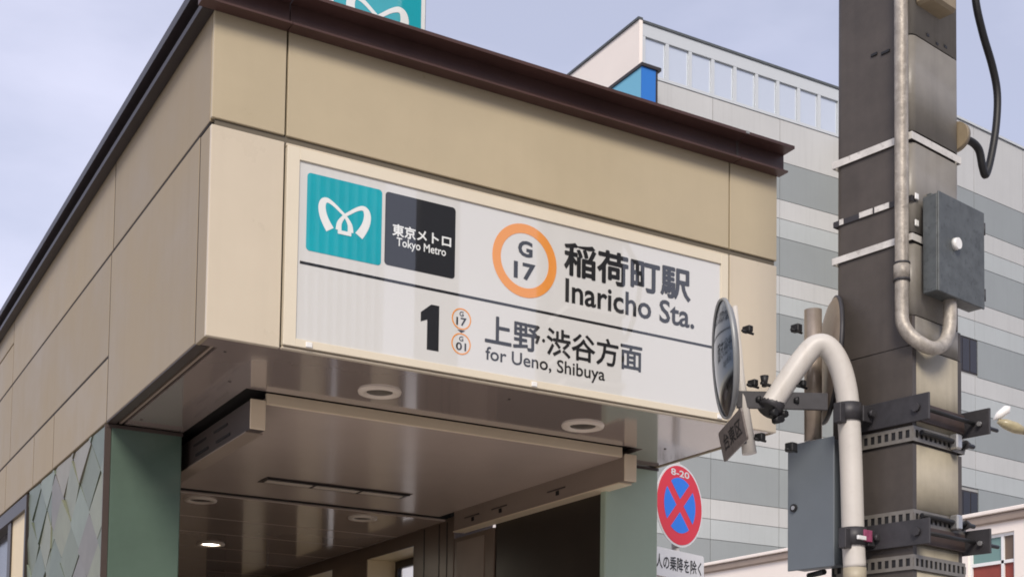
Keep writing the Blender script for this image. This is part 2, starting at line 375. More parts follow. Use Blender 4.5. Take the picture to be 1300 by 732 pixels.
# front, lower row: the sign sits between two panels, thin strips above and below it
panel_front(0, XS1, Z0, ZG-0.010, MT['panel_lo'], gl=0, gb=0)
panel_front(XS2, W, Z0, ZG-0.010, MT['panel_lo'], gr=0, gb=0)
panel_front(XS1, XS2, ZG-0.028, ZG-0.010, MT['panel_lo'], gb=0)
panel_front(XS1, XS2, Z0, 3.170, MT['panel_lo'], gb=0, gt=0.001)
# bottom return of the fascia, its corner strip
box('fascia_return', (0.010, 2.99), (0.0235, 0.145), (Z0+0.002, Z0+0.012), MT['soffit'], SE)
box('corner_strip', (0.0005, 0.020), (0.0235, 0.148), (Z0, ZG-0.012), MT['panel_side'], SE, bev=0.002)
# left side
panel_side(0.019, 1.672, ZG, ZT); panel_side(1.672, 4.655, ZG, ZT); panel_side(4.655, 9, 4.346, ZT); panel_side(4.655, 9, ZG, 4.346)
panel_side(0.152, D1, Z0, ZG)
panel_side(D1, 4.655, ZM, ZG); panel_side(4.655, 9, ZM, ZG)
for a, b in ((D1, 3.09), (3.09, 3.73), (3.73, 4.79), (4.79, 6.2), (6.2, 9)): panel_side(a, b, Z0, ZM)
for y_, z0_, z1_ in ((1.672, ZG, ZT), (4.655, Z0+0.34, ZT), (D1, Z0+0.004, ZG), (0.150, Z0+0.004, ZG-0.004), (3.09, Z0+0.004, ZM), (3.73, Z0+0.004, ZM), (4.79, Z0+0.004, ZM)):
    box('joint_bead', (0.0015, 0.0215), (y_-0.0078, y_+0.0078) if y_ != 0.150 else (0.1484, 0.1598), (z0_+0.006, z1_-0.006), MT['joint'], SE)
for z_ in (ZG, ZM):
    box('joint_bead', (0.0015, 0.0215), (0.03 if z_ == ZG else D1+0.01, 8.9), (z_-0.0063, z_+0.0063), MT['joint'], SE)
box('side_return', (0.003, 0.050), (0.150, D1), (Z0+0.001, Z0+0.030), MT['dark_rail'], SE)
box('side_return_lip', (0.066, 0.078), (0.150, D1), (Z0+0.004, Z0+0.030), MT['rail_in'], SE)
# right side
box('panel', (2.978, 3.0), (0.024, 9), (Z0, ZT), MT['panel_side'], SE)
# soffit round the opening
def flat(name, poly, z0, z1, m, parent):
    return prism(name, poly, ((0, 0, z0), (1, 0, 0), (0, 1, 0), (0, 0, -1)), z1-z0, m, parent)
flat('soffit', [(0.095, 0.147), (2.974, 0.147), (2.974, 1.6), (2.654, 1.6), (2.654, 0.69), (0.402, 0.69), (0.402, D1+0.02), (0.095, D1+0.02)], Z0+0.004, 3.190, MT['soffit'], SE)
# frame of the opening: cream front strip, side rails
box('opening_strip', (0.522, 2.558), (0.750, 0.768), (3.119, 3.172), MT['cream_metal'], SE, bev=0.002)
lr = box('side_rail', (0.446, 0.518), (0.757, 2.95), (2.989, 3.134), MT['dark_rail'], SE, bev=0.004)
box('end_cap', (0.444, 0.520), (0.748, 0.756), (2.992, 3.135), MT['cream_metal'], lr, bev=0.003)
box('lip', (0.440, 0.524), (0.80, 2.95), (2.982, 2.9885), MT['rail_in'], lr)
for y in (1.05, 1.40):
    box('slot', (0.4425, 0.4455), (y, y+0.22), (3.020, 3.034), MT['black'], lr)
    box('slot', (0.4425, 0.4455), (y+0.04, y+0.26), (3.078, 3.090), MT['black'], lr)
rr_ = box('side_rail', (2.574, 2.651), (0.757, 2.78), (2.989, 3.138), MT['rail_in'], SE, bev=0.004)
box('end_cap', (2.572, 2.653), (0.748, 0.756), (2.990, 3.140), MT['cream_metal'], rr_, bev=0.003)
box('lip', (2.568, 2.657), (0.80, 2.78), (2.982, 2.9885), MT['cream_metal'], rr_)
for y in (1.36, 2.05, 2.42):
    box('slot', (2.570, 2.5735), (y, y+0.20), (3.052, 3.060), MT['dark_rail'], rr_)
    box('slot', (2.570, 2.5735), (y+0.07, y+0.102), (3.020, 3.046), MT['black'], rr_)
for x_, y_ in ((0.14, 0.19), (0.14, 1.55), (2.93, 0.19), (1.52, 0.19), (0.30, 0.62), (2.75, 0.62)):
    tube('soffit_screw', [(x_, y_, Z0+0.0045), (x_, y_, Z0+0.001)], 0.007, MT['dark_rail'], SE, 8)
# ceilings
box('ceiling_panel', (0.522, 2.572), (0.770, 3.000), (3.120, 3.150), MT['ceil_front'], SE)
box('ceiling_trim', (0.40, 2.66), (3.000, 3.030), (3.112, 3.180), MT['black'], SE)
ys = [3.03, 3.86, 4.50, 5.20, 5.90, 6.60, 7.30, 8.0]
for a, b in zip(ys, ys[1:]):
    box('ceiling_panel', (0.36, 2.66), (a+0.007, b-0.007), (3.100, 3.130), MT['ceil'], SE, bev=0.003)
sv = box('slot_diffuser', (1.10, 2.06), (2.36, 2.54), (3.1165, 3.1195), MT['dark_rail'], SE)
box('blade', (1.13, 2.03), (2.445, 2.505), (3.112, 3.1163), MT['light_ring'], sv)
box('blade', (1.11, 2.05), (2.375, 2.385), (3.110, 3.1163), MT['black'], sv)
for x in (1.42, 1.73): box('clip', (x, x+0.012), (2.40, 2.51), (3.109, 3.1118), MT['dark_rail'], sv)
# pillars
box('pillar', (0.027, 0.397), (D1, D1+0.36), (0, Z0-0.002), MT['pillar'], SE, bev=0.006)
box('pillar_trim', (0.004, 0.399), (D1-0.004, D1-0.001), (Z0-0.022, Z0-0.004), MT['dark_rail'], SE)
box('pillar', (2.630, 2.996), (1.02, 1.075), (0, Z0-0.002), MT['pillar_lit'], SE, bev=0.006)
box('pillar_trim', (2.628, 2.998), (1.016, 1.0195), (Z0-0.020, Z0-0.004), MT['dark_rail'], SE)
# interior right wall
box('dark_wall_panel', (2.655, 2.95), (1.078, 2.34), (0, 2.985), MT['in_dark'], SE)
wp = box('wall_panel', (2.645, 2.95), (2.344, 2.90), (0, 2.962), MT['in_wall'], SE, bev=0.003)
box('wall_panel_inset', (2.640, 2.6445), (2.47, 2.86), (0.1, 2.93), MT['rail_in'], wp)
box('wall_post', (2.640, 2.95), (2.905, 3.50), (0, 3.118), MT['in_wall'], SE, bev=0.004)
for y in (3.0, 3.12, 3.36): box('post_seam', (2.637, 2.6405), (y, y+0.012), (0, 3.09), MT['dframe'], SE)
box('window_header', (2.660, 2.95), (3.504, 8.0), (3.000, 3.098), MT['reveal'], SE)
box('header_face', (2.650, 2.6595), (3.504, 8.0), (2.995, 3.098), MT['in_wall'], SE)
for a, b in ((3.504, 3.56), (4.42, 5.12), (6.0, 6.7), (7.5, 8.0)):
    box('window_pier', (2.660, 2.95), (a, b), (0.9, 2.9985), MT['reveal'], SE)
    box('pier_face', (2.650, 2.6595), (a-0.003, b+0.003), (0.9, 2.9945), MT['in_wall'], SE)
box('window_base', (2.650, 2.95), (3.504, 8.0), (0, 0.899), MT['in_wall'], SE)
for a, b in ((3.56, 4.42), (5.12, 6.0), (6.7, 7.5)):
    w_ = boxes('window', [((2.90, 2.94), (a+0.002, a+0.05), (0.9, 2.998)), ((2.90, 2.94), (b-0.05, b-0.002), (0.9, 2.998)), ((2.90, 2.94), (a+0.05, b-0.05), (2.94, 2.998))], MT['dframe'], SE)
    box('pane', (2.915, 2.921), (a+0.05, b-0.05), (0.9, 2.94), MT['tpane_clear'], w_)
# interior left wall and back wall
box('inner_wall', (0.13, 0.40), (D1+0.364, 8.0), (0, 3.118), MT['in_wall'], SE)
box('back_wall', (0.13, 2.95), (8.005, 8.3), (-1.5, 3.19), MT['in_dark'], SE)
x = 0.42; k = 0
while x < 2.6:
    w_ = (0.30, 0.22, 0.36, 0.26)[k % 4]
    if k % 2 == 0: box('wall_panel', (x, min(x+w_, 2.64)), (7.97, 8.003), (-1.0, 3.0), MT['in_reflect'], SE)  # unseen pale strips, added so the ceiling reflects stripes
    x += w_; k += 1
# left side window beyond the tiles
wn = boxes('window', [((-0.012, 0.08), (3.86, 3.905), (0.9, 3.135)), ((-0.012, 0.08), (5.9, 5.95), (0.9, 3.135)), ((-0.012, 0.08), (3.905, 5.9), (3.045, 3.135)),
                      ((0.0, 0.08), (4.50, 4.62), (0.9, 3.045)), ((-0.012, 0.08), (3.905, 5.9), (0.9, 0.96))], MT['dframe'], SE)
box('pane', (0.012, 0.022), (3.905, 4.50), (0.96, 3.045), MT['reveal'], wn)
box('pane', (0.060, 0.070), (4.62, 5.9), (0.96, 3.045), MT['dpane'], wn)
box('wall_under_window', (0.004, 0.12), (3.86, 9), (0, 0.895), MT['panel_side'], SE)
# relief tiles on the left wall (plane x = 0)
tb = box('tile_bed', (0.022, 0.125), (D1+0.365, 3.855), (0, Z0-0.003), MT['joint'], SE)
def clip(poly, axis, val, keep_less):
    out = []
    for i, p in enumerate(poly):
        q = poly[(i+1) % len(poly)]
        ip = (p[axis] <= val) == keep_less; iq = (q[axis] <= val) == keep_less
        if ip: out.append(p)
        if ip != iq:
            t = (val-p[axis])/(q[axis]-p[axis]); out.append((p[0]+(q[0]-p[0])*t, p[1]+(q[1]-p[1])*t))
    return out
hw, hh = 0.235, 0.185
def tile_grid():
    for i in range(-1, 12):
        for j in range(-1, 20):
            cy = D1+0.12+i*hw; cz = 3.12-j*hh
            if (i+j) % 2: continue
            p = [(cy+hw-0.009, cz), (cy, cz+hh-0.007), (cy-hw+0.009, cz), (cy, cz-hh+0.007)]
            for y0, y1 in ((D1+0.010, 3.085), (3.093, 3.852)):
                q = clip(clip(clip(clip(p, 0, y0, False), 0, y1, True), 1, Z0-0.006, True), 1, 0.01, False)
                if len(q) < 3: continue
                area = abs(sum(q[a][0]*q[(a+1) % len(q)][1]-q[(a+1) % len(q)][0]*q[a][1] for a in range(len(q))))/2
                if area < 0.0006: continue
                gy, gz = random.uniform(-0.04, 0.04), random.uniform(-0.06, 0.06)
                n = len(q); V = []
                for a, b in q: V.append((0.006+gy*(a-cy)+gz*(b-cz), a, b))
                for a, b in q: V.append((0.024, a, b))
                F = [tuple(range(n)), tuple(range(2*n-1, n-1, -1))]+[(a, n+a, n+(a+1) % n, (a+1) % n) for a in range(n)]
                bm = bmesh.new(); vv = [bm.verts.new(v) for v in V]
                for f in F: bm.faces.new([vv[a] for a in f])
                bmesh.ops.recalc_face_normals(bm, faces=bm.faces[:])
                put('tile', None, None, random.choice(TILES), tb, bm=bm)
tile_grid()
box('tile_edge_trim', (-0.006, 0.0262), (D1-0.001, D1+0.0065), (0, Z0-0.006), MT['dark_rail'], SE)
box('tile_bed_edge', (0.0225, 0.0262), (D1+0.003, D1+0.364), (0, Z0-0.003), MT['joint'], SE)
# roof and its edge profile
box('roof', (0.0, 2.99), (0.0, 9.0), (4.553, 4.600), MT['joint'], SE)
PROF = [(0.0, 4.507), (0.070, 4.507), (0.070, 4.516), (0.035, 4.518), (0.035, 4.610), (0.120, 4.612), (0.120, 4.627), (0.0, 4.627)]
def cap_front(x0, x1):
    return prism('roof_edge', [(-a, b) for a, b in PROF], ((x1, -0.002, 0), (0, 1, 0), (0, 0, 1), (1, 0, 0)), x1-x0, MT['cap'], SE)
cap_front(-0.07, 0.31-0.002); cap_front(0.31+0.002, 2.70); cap_front(2.706, 3.012)
box('joint_cover', (2.696, 2.710), (-0.0395, -0.0365), (4.519, 4.611), MT['dark_rail'], SE)
box('joint_tab', (2.690, 2.712), (-0.1235, -0.1222), (4.616, 4.6285), MT['mirror_rim'], SE)
PROFS = [(0.0, 4.507), (0.050, 4.507), (0.050, 4.533), (0.025, 4.535), (0.025, 4.584), (0.070, 4.584), (0.070, 4.626), (0.0, 4.626)]
prism('roof_edge', [(-a, b) for a, b in PROFS], ((-0.002, 0.0, 0), (1, 0, 0), (0, 0, 1), (0, -1, 0)), 9.0, MT['cap_side'], SE)

# ------------------------------------------------------------------ ceiling downlights
def downlight(x, y, z, label, r=0.055, lit=False):
    e = tag(empty('downlight', (x, y, z)), label, 'ceiling light', 'round recessed ceiling lights')
    bm = bmesh.new(); n = 28; prof = [(r, 0.0), (r*0.97, -0.010), (r*0.80, -0.014), (r*0.62, -0.006), (r*0.58, 0.012)]
    rings = [[bm.verts.new((a*math.cos(2*math.pi*k/n), a*math.sin(2*math.pi*k/n), b)) for k in range(n)] for a, b in prof]
    for A_, B_ in zip(rings, rings[1:]):
        for k in range(n): f = bm.faces.new((A_[k], B_[k], B_[(k+1) % n], A_[(k+1) % n])); f.smooth = True
    bmesh.ops.recalc_face_normals(bm, faces=bm.faces[:])
    put('trim_ring', None, None, MT['light_ring'], e, True, bm=bm)
    prism('lens', circ(0, 0, r*0.60, 24), ((0, 0, -0.003), (1, 0, 0), (0, 1, 0), (0, 0, -1)), 0.004, MT['lens_on' if lit else 'lens'], e, True)
    if lit:
        l = bpy.data.lights.new('downlight_lamp', 'AREA'); l.shape = 'DISK'; l.size = r*0.6; l.energy = 3.5; l.color = (1.0, 0.90, 0.74)
        o = bpy.data.objects.new('downlight_lamp', l); COL.objects.link(o); o.parent = e; o.location = (0, 0, -0.02)
    return e
downlight(0.95, 0.408, Z0+0.004, 'unlit round downlight in the outer soffit under the black and teal squares', 0.102)
downlight(2.092, 0.432, Z0+0.004, 'unlit round downlight in the outer soffit nearer the right pillar', 0.11)
downlight(0.95, 3.22, 3.100, 'unlit round downlight in the inner ceiling close to the left pillar', 0.108)
downlight(2.10, 3.24, 3.100, 'unlit round downlight in the inner ceiling behind the slot diffuser', 0.102)
downlight(1.575, 5.01, 3.100, 'glowing round downlight deep in the inner ceiling', 0.110, True)

# ------------------------------------------------------------------ station sign
SG = tag(empty('station_sign', (1.5, 0.0, 3.17)), 'long white illuminated-box station sign with black Japanese and English lettering', 'sign')
FR = ((0, -0.0045, 0), (1, 0, 0), (0, 0, 1), (0, -1, 0))
def fr(y): return ((0, y, 0), (1, 0, 0), (0, 0, 1), (0, -1, 0))
SX0, SX1, SZ0, SZ1 = 0.3225, 2.6705, 3.1725, 4.0185
GX0, GX1, GZ0, GZ1 = 0.378, 2.626, 3.206, 3.968
fm = boxes('frame', [((SX0, GX0), (-0.012, 0.02), (SZ0, SZ1)), ((GX1, SX1), (-0.012, 0.02), (SZ0, SZ1)),
                ((GX0, GX1), (-0.012, 0.02), (GZ1, SZ1)), ((GX0, GX1), (-0.012, 0.02), (SZ0, GZ0))], MT['sign_frame'], SG, bev=0.0015)
for x in (0.42, 1.52, 2.60): box('latch', (x, x+0.03), (-0.020, -0.0125), (SZ0+0.002, SZ0+0.026), MT['knob'], fm, bev=0.003)
fa = box('face', (GX0, GX1), (-0.0035, 0.018), (GZ0, GZ1), MT['sign_white'], SG)
box('rule', (GX0+0.012, GX1-0.004), (-0.0047, -0.0036), (3.529, 3.541), MT['sign_black'], fa)
prism('teal_square', rrect(0.415, 0.760, 3.592, 3.926, 0.016), fr(-0.0048), 0.001, MT['sign_teal'], fa)
metro_logo('m_logo', 0.415, 3.592, 0.345, fr(-0.0056), MT['sign_logo'], fa, 0.334/0.345)
prism('black_square', rrect(0.776, 1.120, 3.602, 3.926, 0.016), fr(-0.0048), 0.001, MT['sign_black'], fa)
text('lettering', '東京', 0.812, 0.922, 3.738, 3.791, fr(-0.0056), MT['sign_logo'], fa, 0.006, strike=0.0012)
text('lettering', 'メトロ', 0.930, 1.098, 3.742, 3.788, fr(-0.0056), MT['sign_logo'], fa, 0.006, strike=0.0012)
text('lettering', 'Tokyo Metro', 0.832, 1.074, 3.684, 3.733, fr(-0.0056), MT['sign_logo'], fa, 0.012)
ringmesh('orange_ring', 1.4825, 3.758, 0.128, 0.172, fr(-0.0048), 0.001, MT['sign_orange'], fa)
text('lettering', 'G', 1.445, 1.523, 3.776, 3.852, fr(-0.0048), MT['sign_black'], fa, 0.035)
text('lettering', '17', 1.424, 1.540, 3.668, 3.748, fr(-0.0048), MT['sign_black'], fa, 0.03)
text('lettering', '稲荷町駅', 1.698, 2.436, 3.738, 3.898, fr(-0.0048), MT['sign_black'], fa, 0.010, strike=0.0032)
text('lettering', 'Inaricho Sta.', 1.704, 2.462, 3.606, 3.722, fr(-0.0048), MT['sign_black'], fa, 0.018)
prism('exit_number', [(0.988, 3.262), (1.046, 3.262), (1.046, 3.466), (1.006, 3.466), (0.956, 3.424), (0.956, 3.382), (0.988, 3.396)], fr(-0.0048), 0.001, MT['sign_black'], fa)
for cz, nm in ((3.428, '17'), (3.315, '01')):
    ringmesh('orange_ring', 1.158, cz, 0.043, 0.049, fr(-0.0048), 0.001, MT['sign_orange'], fa, 32)
    text('lettering', 'G', 1.147, 1.169, cz+0.012, cz+0.034, fr(-0.0048), MT['sign_black'], fa, 0.02)
    text('lettering', nm, 1.132, 1.184, cz-0.030, cz+0.006, fr(-0.0048), MT['sign_black'], fa, 0.02)
prism('arrow', [(1.138, 3.377), (1.178, 3.377), (1.158, 3.365)], fr(-0.0048), 0.001, MT['sign_black'], fa)
text('lettering', '上野', 1.280, 1.568, 3.340, 3.470, fr(-0.0048), MT['sign_black'], fa, 0.006, strike=0.0018)
prism('middle_dot', circ(1.5885, 3.402, 0.0085, 12), fr(-0.0048), 0.001, MT['sign_black'], fa)
text('lettering', '渋谷方面', 1.606, 2.146, 3.340, 3.470, fr(-0.0048), MT['sign_black'], fa, 0.006, strike=0.0018)
text('lettering', 'for Ueno, Shibuya', 1.283, 1.932, 3.246, 3.326, fr(-0.0048), MT['sign_black'], fa, 0.012)

# ------------------------------------------------------------------ teal sign standing on the roof
RS = tag(empty('roof_sign', (0.98, 0.65, 4.6)), 'teal square sign with pale looped letter standing on the canopy roof', 'sign')
rb_ = box('case', (0.713, 1.247), (0.600, 0.72), (4.74, 5.34), MT['mirror_rim'], RS, bev=0.006)
box('face', (0.721, 1.239), (0.5955, 0.5995), (4.75, 5.33), MT['sign_logo'], RS)
box('teal_field', (0.752, 1.216), (0.5935, 0.5953), (4.785, 5.295), MT['sign_teal'], RS)
metro_logo('m_logo', 0.745, 4.795, 0.475, fr(0.5925), MT['sign_logo'], RS)
for x in (0.80, 1.16): box('foot', (x, x+0.05), (0.63, 0.69), (4.600, 4.742), MT['dark_steel'], RS)
#@@PART3

# ------------------------------------------------------------------ square pole by the kerb (frame: u along its front face, v into depth)
PB = Vector((2.457, -1.432, 0)); PR = R(10.0)
e1 = Vector((math.cos(PR), math.sin(PR), 0)); e2 = Vector((-math.sin(PR), math.cos(PR), 0))
def loc(p):
    d = Vector(p)-PB; return Vector((d.dot(e1), d.dot(e2), p[2]))
PS = 0.345; PV = 0.372   # width of the front, depth of the pole
PO = tag(empty('square_pole', PB, PR), 'tall square dark brown steel pole with bands and straps beside the canopy', 'pole')
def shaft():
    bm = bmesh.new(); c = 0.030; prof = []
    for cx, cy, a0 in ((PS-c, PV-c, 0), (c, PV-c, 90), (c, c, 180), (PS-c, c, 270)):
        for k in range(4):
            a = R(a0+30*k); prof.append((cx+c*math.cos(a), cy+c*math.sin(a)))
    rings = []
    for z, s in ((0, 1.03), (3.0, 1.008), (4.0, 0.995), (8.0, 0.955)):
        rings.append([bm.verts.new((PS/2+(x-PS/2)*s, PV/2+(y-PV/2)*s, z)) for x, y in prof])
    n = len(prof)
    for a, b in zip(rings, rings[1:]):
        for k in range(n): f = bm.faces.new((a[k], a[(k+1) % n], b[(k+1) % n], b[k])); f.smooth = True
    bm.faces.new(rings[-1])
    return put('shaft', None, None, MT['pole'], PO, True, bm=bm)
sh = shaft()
for p in sh.data.polygons: p.use_smooth = False
def loop(name, z0, z1, off, th, m, parent=PO, umin=0, bev=0.0):
    a, b, d = -off, PS+off, PV+off
    return boxes(name, [((a-th, b+th), (a-th, a), (z0, z1)), ((a-th, a), (a, d), (z0, z1)), ((b, b+th), (a, d), (z0, z1)), ((a-th, b+th), (d, d+th), (z0, z1))], m, parent, local=True)
# sheets wrapped round the pole: beige on the street front, dark on the sides
def front_sheet(name, z0, z1, m):
    c = 0.028; o = 0.0068; bm = bmesh.new(); prof = []
    for cx, a0 in ((c, 200), (PS-c, 270)):
        for k in range(6):
            a_ = R(a0+70*k/5); prof.append((cx+(c+o)*math.cos(a_), c+(c+o)*math.sin(a_)))
    lo = [bm.verts.new((x, y, z0)) for x, y in prof]; hi = [bm.verts.new((x, y, z1)) for x, y in prof]
    for k in range(len(prof)-1):
        f = bm.faces.new((lo[k], lo[k+1], hi[k+1], hi[k])); f.smooth = True
    ob = put(name, None, None, m, PO, True, bm=bm)
    md = ob.modifiers.new('thickness', 'SOLIDIFY'); md.thickness = 0.002; md.offset = -1
    return ob
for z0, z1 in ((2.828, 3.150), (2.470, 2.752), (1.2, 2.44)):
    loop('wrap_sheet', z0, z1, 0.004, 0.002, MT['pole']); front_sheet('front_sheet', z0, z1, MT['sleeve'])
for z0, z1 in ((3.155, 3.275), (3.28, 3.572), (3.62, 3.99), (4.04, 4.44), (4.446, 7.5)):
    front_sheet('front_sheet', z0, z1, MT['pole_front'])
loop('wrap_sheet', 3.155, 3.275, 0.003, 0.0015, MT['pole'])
# pale straps
loop('strap', 4.000, 4.030, 0.007, 0.0025, MT['strap'])
loop('strap', 3.582, 3.610, 0.007, 0.0025, MT['strap'])
loop('strap', 3.744, 3.768, 0.0045, 0.0015, MT['dark_steel'])
for a_, b_ in ((0.10, 0.17), (0.18, 0.245), (0.325, 0.345)): box('strap_tape', (-0.009, -0.0065), (a_, b_), (3.745, 3.769), MT['strap'], PO, local=True)
for z in (3.700, 3.59): box('strap_stub', (0.006, 0.030), (-0.016, -0.0098), (z+0.052, z+0.078), MT['knob'], PO, 0.002, True)
# scuffs: shallow weld seam and drilled marks

# perforated bands: two rails with bridges between the holes over a black liner
def perforated(z, h):
    o = 0.012; lst = []
    a, b = -o, PS+o; t = 0.003; rh = h*0.24
    for z0, z1 in ((z-h/2, z-h/2+rh), (z+h/2-rh, z+h/2)):
        lst += [((a-t, b+t), (a-t, a), (z0, z1)), ((a-t, a), (a, b), (z0, z1)), ((b, b+t), (a, b), (z0, z1))]
    p = 0.033; n = int((b-a)/p)
    for k in range(n+1):
        q = a+k*p
        lst += [((a-t, a), (q, q+0.014), (z-h/2+rh, z+h/2-rh)), ((q, q+0.014), (a-t, a), (z-h/2+rh, z+h/2-rh))]
    q = boxes('perforated_band', lst, MT['perf'], PO, local=True); q['kind'] = 'stuff'
    loop('band_liner', z-h/2+0.004, z+h/2-0.004, 0.0086, 0.002, MT['rubber'])
for z in (2.792, 2.455): perforated(z, 0.062)
perforated(2.275, 0.060)
# tightening screws on the front face
for z in (2.797, 2.462):
    tube('tension_rod', [(0.02, -0.030, z), (0.40, -0.030, z)], 0.010, MT['rubber'], PO, 10, True)
    box('tension_block', (0.245, 0.285), (-0.052, -0.012), (z-0.032, z+0.030), MT['zinc'], PO, 0.006, True)
    tube('nut', [(0.335, -0.030, z), (0.352, -0.030, z)], 0.019, MT['dark_steel'], PO, 6, True)
# channel clamps: web on the front face, flange plates standing forward at both ends
for z0, z1 in ((2.832, 2.940), (2.338, 2.440)):
    box('clamp_web', (0.0, PS), (-0.024, -0.012), (z0+0.012, z1-0.018), MT['rust_steel'], PO, 0.002, True)
    fl = box('clamp_plate', (-0.028, -0.018), (-0.095, 0.33), (z0, z1), MT['dark_steel'], PO, 0.002, True)
    tube('bolt', [(-0.042, -0.04, (z0+z1)/2), (-0.028, -0.04, (z0+z1)/2)], 0.018, MT['dark_steel'], fl, 6, True)
    f2 = box('clamp_plate', (PS+0.020, PS+0.032), (-0.125, 0.02), (z0, z1), MT['dark_steel'], PO, 0.002, True)
    tube('bolt', [(PS+0.005, -0.085, (z0+z1)/2-0.008), (PS+0.019, -0.085, (z0+z1)/2-0.008)], 0.010, MT['zinc'], f2, 8, True)
    tube('threaded_rod', [(-0.018, -0.055, (z0+z1)/2), (PS+0.20, -0.055, (z0+z1)/2)], 0.0085, MT['rubber'], PO, 10, True)
# tan cable gland on the right-hand side of the pole
gl_ = tube('cable_gland', [(PS-0.004, 0.015, 4.125), (PS+0.022, 0.015, 4.125)], 0.062, MT['tan'], PO, 24, True)
tube('bushing', [(PS+0.023, 0.015, 4.120), (PS+0.05, 0.012, 4.120)], 0.024, MT['dark_steel'], gl_, 14, True)
# bracket at the top of the view
tbk = box('lamp_bracket', (0.02, 0.20), (-0.09, -0.003), (4.565, 4.66), MT['tan'], PO, 0.012, True)
box('bracket_plate', (0.01, 0.21), (-0.10, -0.001), (4.661, 4.70), MT['dark_steel'], tbk, 0.004, True)
for a_, b_, z_ in ((0.10, 0.14, 4.408), (0.16, 0.19, 4.420)): box('drill_mark', (-0.004, 0.002), (a_, b_), (z_, z_+0.010), MT['rubber'], PO, local=True)
for a_, b_, z_ in ((0.10, 0.118, 4.466), (0.17, 0.185, 4.454), (0.23, 0.25, 4.464)): box('drill_mark', (a_, b_), (-0.0105, -0.0084), (z_, z_+0.010), MT['rubber'], PO, local=True)

# conduit with a return bend
CO = tag(empty('conduit_pipe', PB, PR), 'weathered galvanised conduit running down the pole corner and hooking up under the small box', 'pipe')
path = [(-0.035, 0.022, 8.0), (-0.035, 0.022, 5.0), (-0.035, 0.022, 3.42), (-0.036, 0.022, 3.29), (-0.037, 0.016, 3.235), (-0.032, -0.012, 3.185), (-0.005, -0.042, 3.150), (0.045, -0.056, 3.138), (0.095, -0.058, 3.150), (0.140, -0.058, 3.178), (0.172, -0.058, 3.225), (0.184, -0.058, 3.29), (0.184, -0.058, 3.37)]
tube('pipe', path[:2]+catmull(path[2:], 6), 0.0275, MT['steel'], CO, 18, True)
tube('coupling', [(-0.035, 0.022, 3.415), (-0.035, 0.022, 3.485)], 0.0325, MT['steel'], CO, 18, True)
for z in (3.415, 3.483): tube('collar', [(-0.035, 0.022, z-0.004), (-0.035, 0.022, z+0.004)], 0.0335, MT['dark_steel'], CO, 18, True)

# galvanised junction box
JB = tag(empty('junction_box', PB, PR), 'small mottled grey metal box with white knob on the front of the pole', 'junction box')
jb = box('body', (0.036, 0.372), (-0.094, -0.027), (3.362, 3.762), MT['galv'], JB, 0.004, True)
box('door', (0.034, 0.376), (-0.102, -0.0945), (3.358, 3.768), MT['galv'], JB, 0.003, True)
for z_ in (3.42, 3.70): tube('hinge', [(0.379, -0.098, z_-0.025), (0.379, -0.098, z_+0.025)], 0.006, MT['dark_steel'], JB, 8, True)
tube('knob', [(0.150, -0.103, 3.575), (0.150, -0.122, 3.575)], [0.026, 0.023], MT['knob'], JB, 20, True)
box('mounting_foot', (0.10, 0.30), (-0.027, -0.002), (3.763, 3.80), MT['galv'], JB, 0.002, True)

# black cable
CB = catmull([(0.40, -0.02, 5.6), (0.44, -0.02, 5.0), (0.453, -0.02, 4.767), (0.508, -0.02, 4.63), (0.589, -0.02, 4.501), (0.627, -0.02, 4.39), (0.615, -0.02, 4.244), (0.572, -0.02, 4.092), (0.530, -0.02, 4.003), (0.503, -0.02, 4.03), (0.475, -0.02, 4.096), (0.425, -0.01, 4.122), (0.38, 0.01, 4.120)], 6)
cb = tube('cable', [tuple(v) for v in CB], 0.0165, MT['rubber'], None, 12)
cb.location = PB; cb.rotation_euler = (0, 0, PR)
tag(cb, 'thick black cable looping out of the tan gland beside the pole', 'cable')

# ------------------------------------------------------------------ white bent pipe that carries the mirrors
MS = tag(empty('mirror_support', PB, PR), 'thick white pipe bent over like a cane, clamped to the pole', 'pipe support')
wpth = [(2.322, -1.251, 2.262), (2.316, -1.248, 2.40), (2.310, -1.245, 2.65), (2.302, -1.241, 2.85), (2.292, -1.235, 2.985), (2.267, -1.220, 3.095), (2.227, -1.197, 3.165), (2.184, -1.172, 3.172), (2.140, -1.147, 3.120), (2.085, -1.115, 3.028), (2.022, -1.079, 2.918)]
wl = [loc(p) for p in wpth]
tube('pipe', catmull(wl, 6), 0.0455, MT['white_pipe'], MS, 24, True)
tube('pipe_foot', [wl[0]+Vector((0, 0, -0.075)), wl[0]+Vector((0, 0, -0.001))], 0.0465, MT['sleeve'], MS, 24, True)
for k, z in enumerate((2.895, 2.385)):
    i = 4 if k == 0 else 1
    c = loc((2.299, -1.239, z)) if k == 0 else loc((2.317, -1.249, z))
    cl = tube('pipe_clamp', [c+Vector((0, 0, -0.035)), c+Vector((0, 0, 0.038))], 0.053, MT['dark_steel'], MS, 24, True)
    box('clamp_ear', (c.x+0.03, -0.0285), (c.y-0.052, c.y-0.040), (z-0.035, z+0.030), MT['dark_steel'], cl, 0.002, True)
    box('clamp_ear', (c.x-0.08, c.x-0.03), (c.y-0.02, c.y+0.015), (z-0.05, z+0.03), MT['dark_steel'], cl, 0.002, True)
    tube('bolt', [(c.x+0.070, c.y-0.072, z), (c.x+0.070, c.y-0.053, z)], 0.014, MT['dark_steel'], cl, 6, True)
c = loc((2.317, -1.249, 2.385))
stk = box('sticker', (c.x-0.006, c.x+0.048), (c.y-0.0575, c.y-0.045), (2.365, 2.412), MT['pink'], MS, 0.001, True)
stw = box('sticker_band', (c.x-0.048, c.x+0.004), (c.y-0.060, c.y-0.050), (2.368, 2.384), MT['white'], MS, 0.001, True)
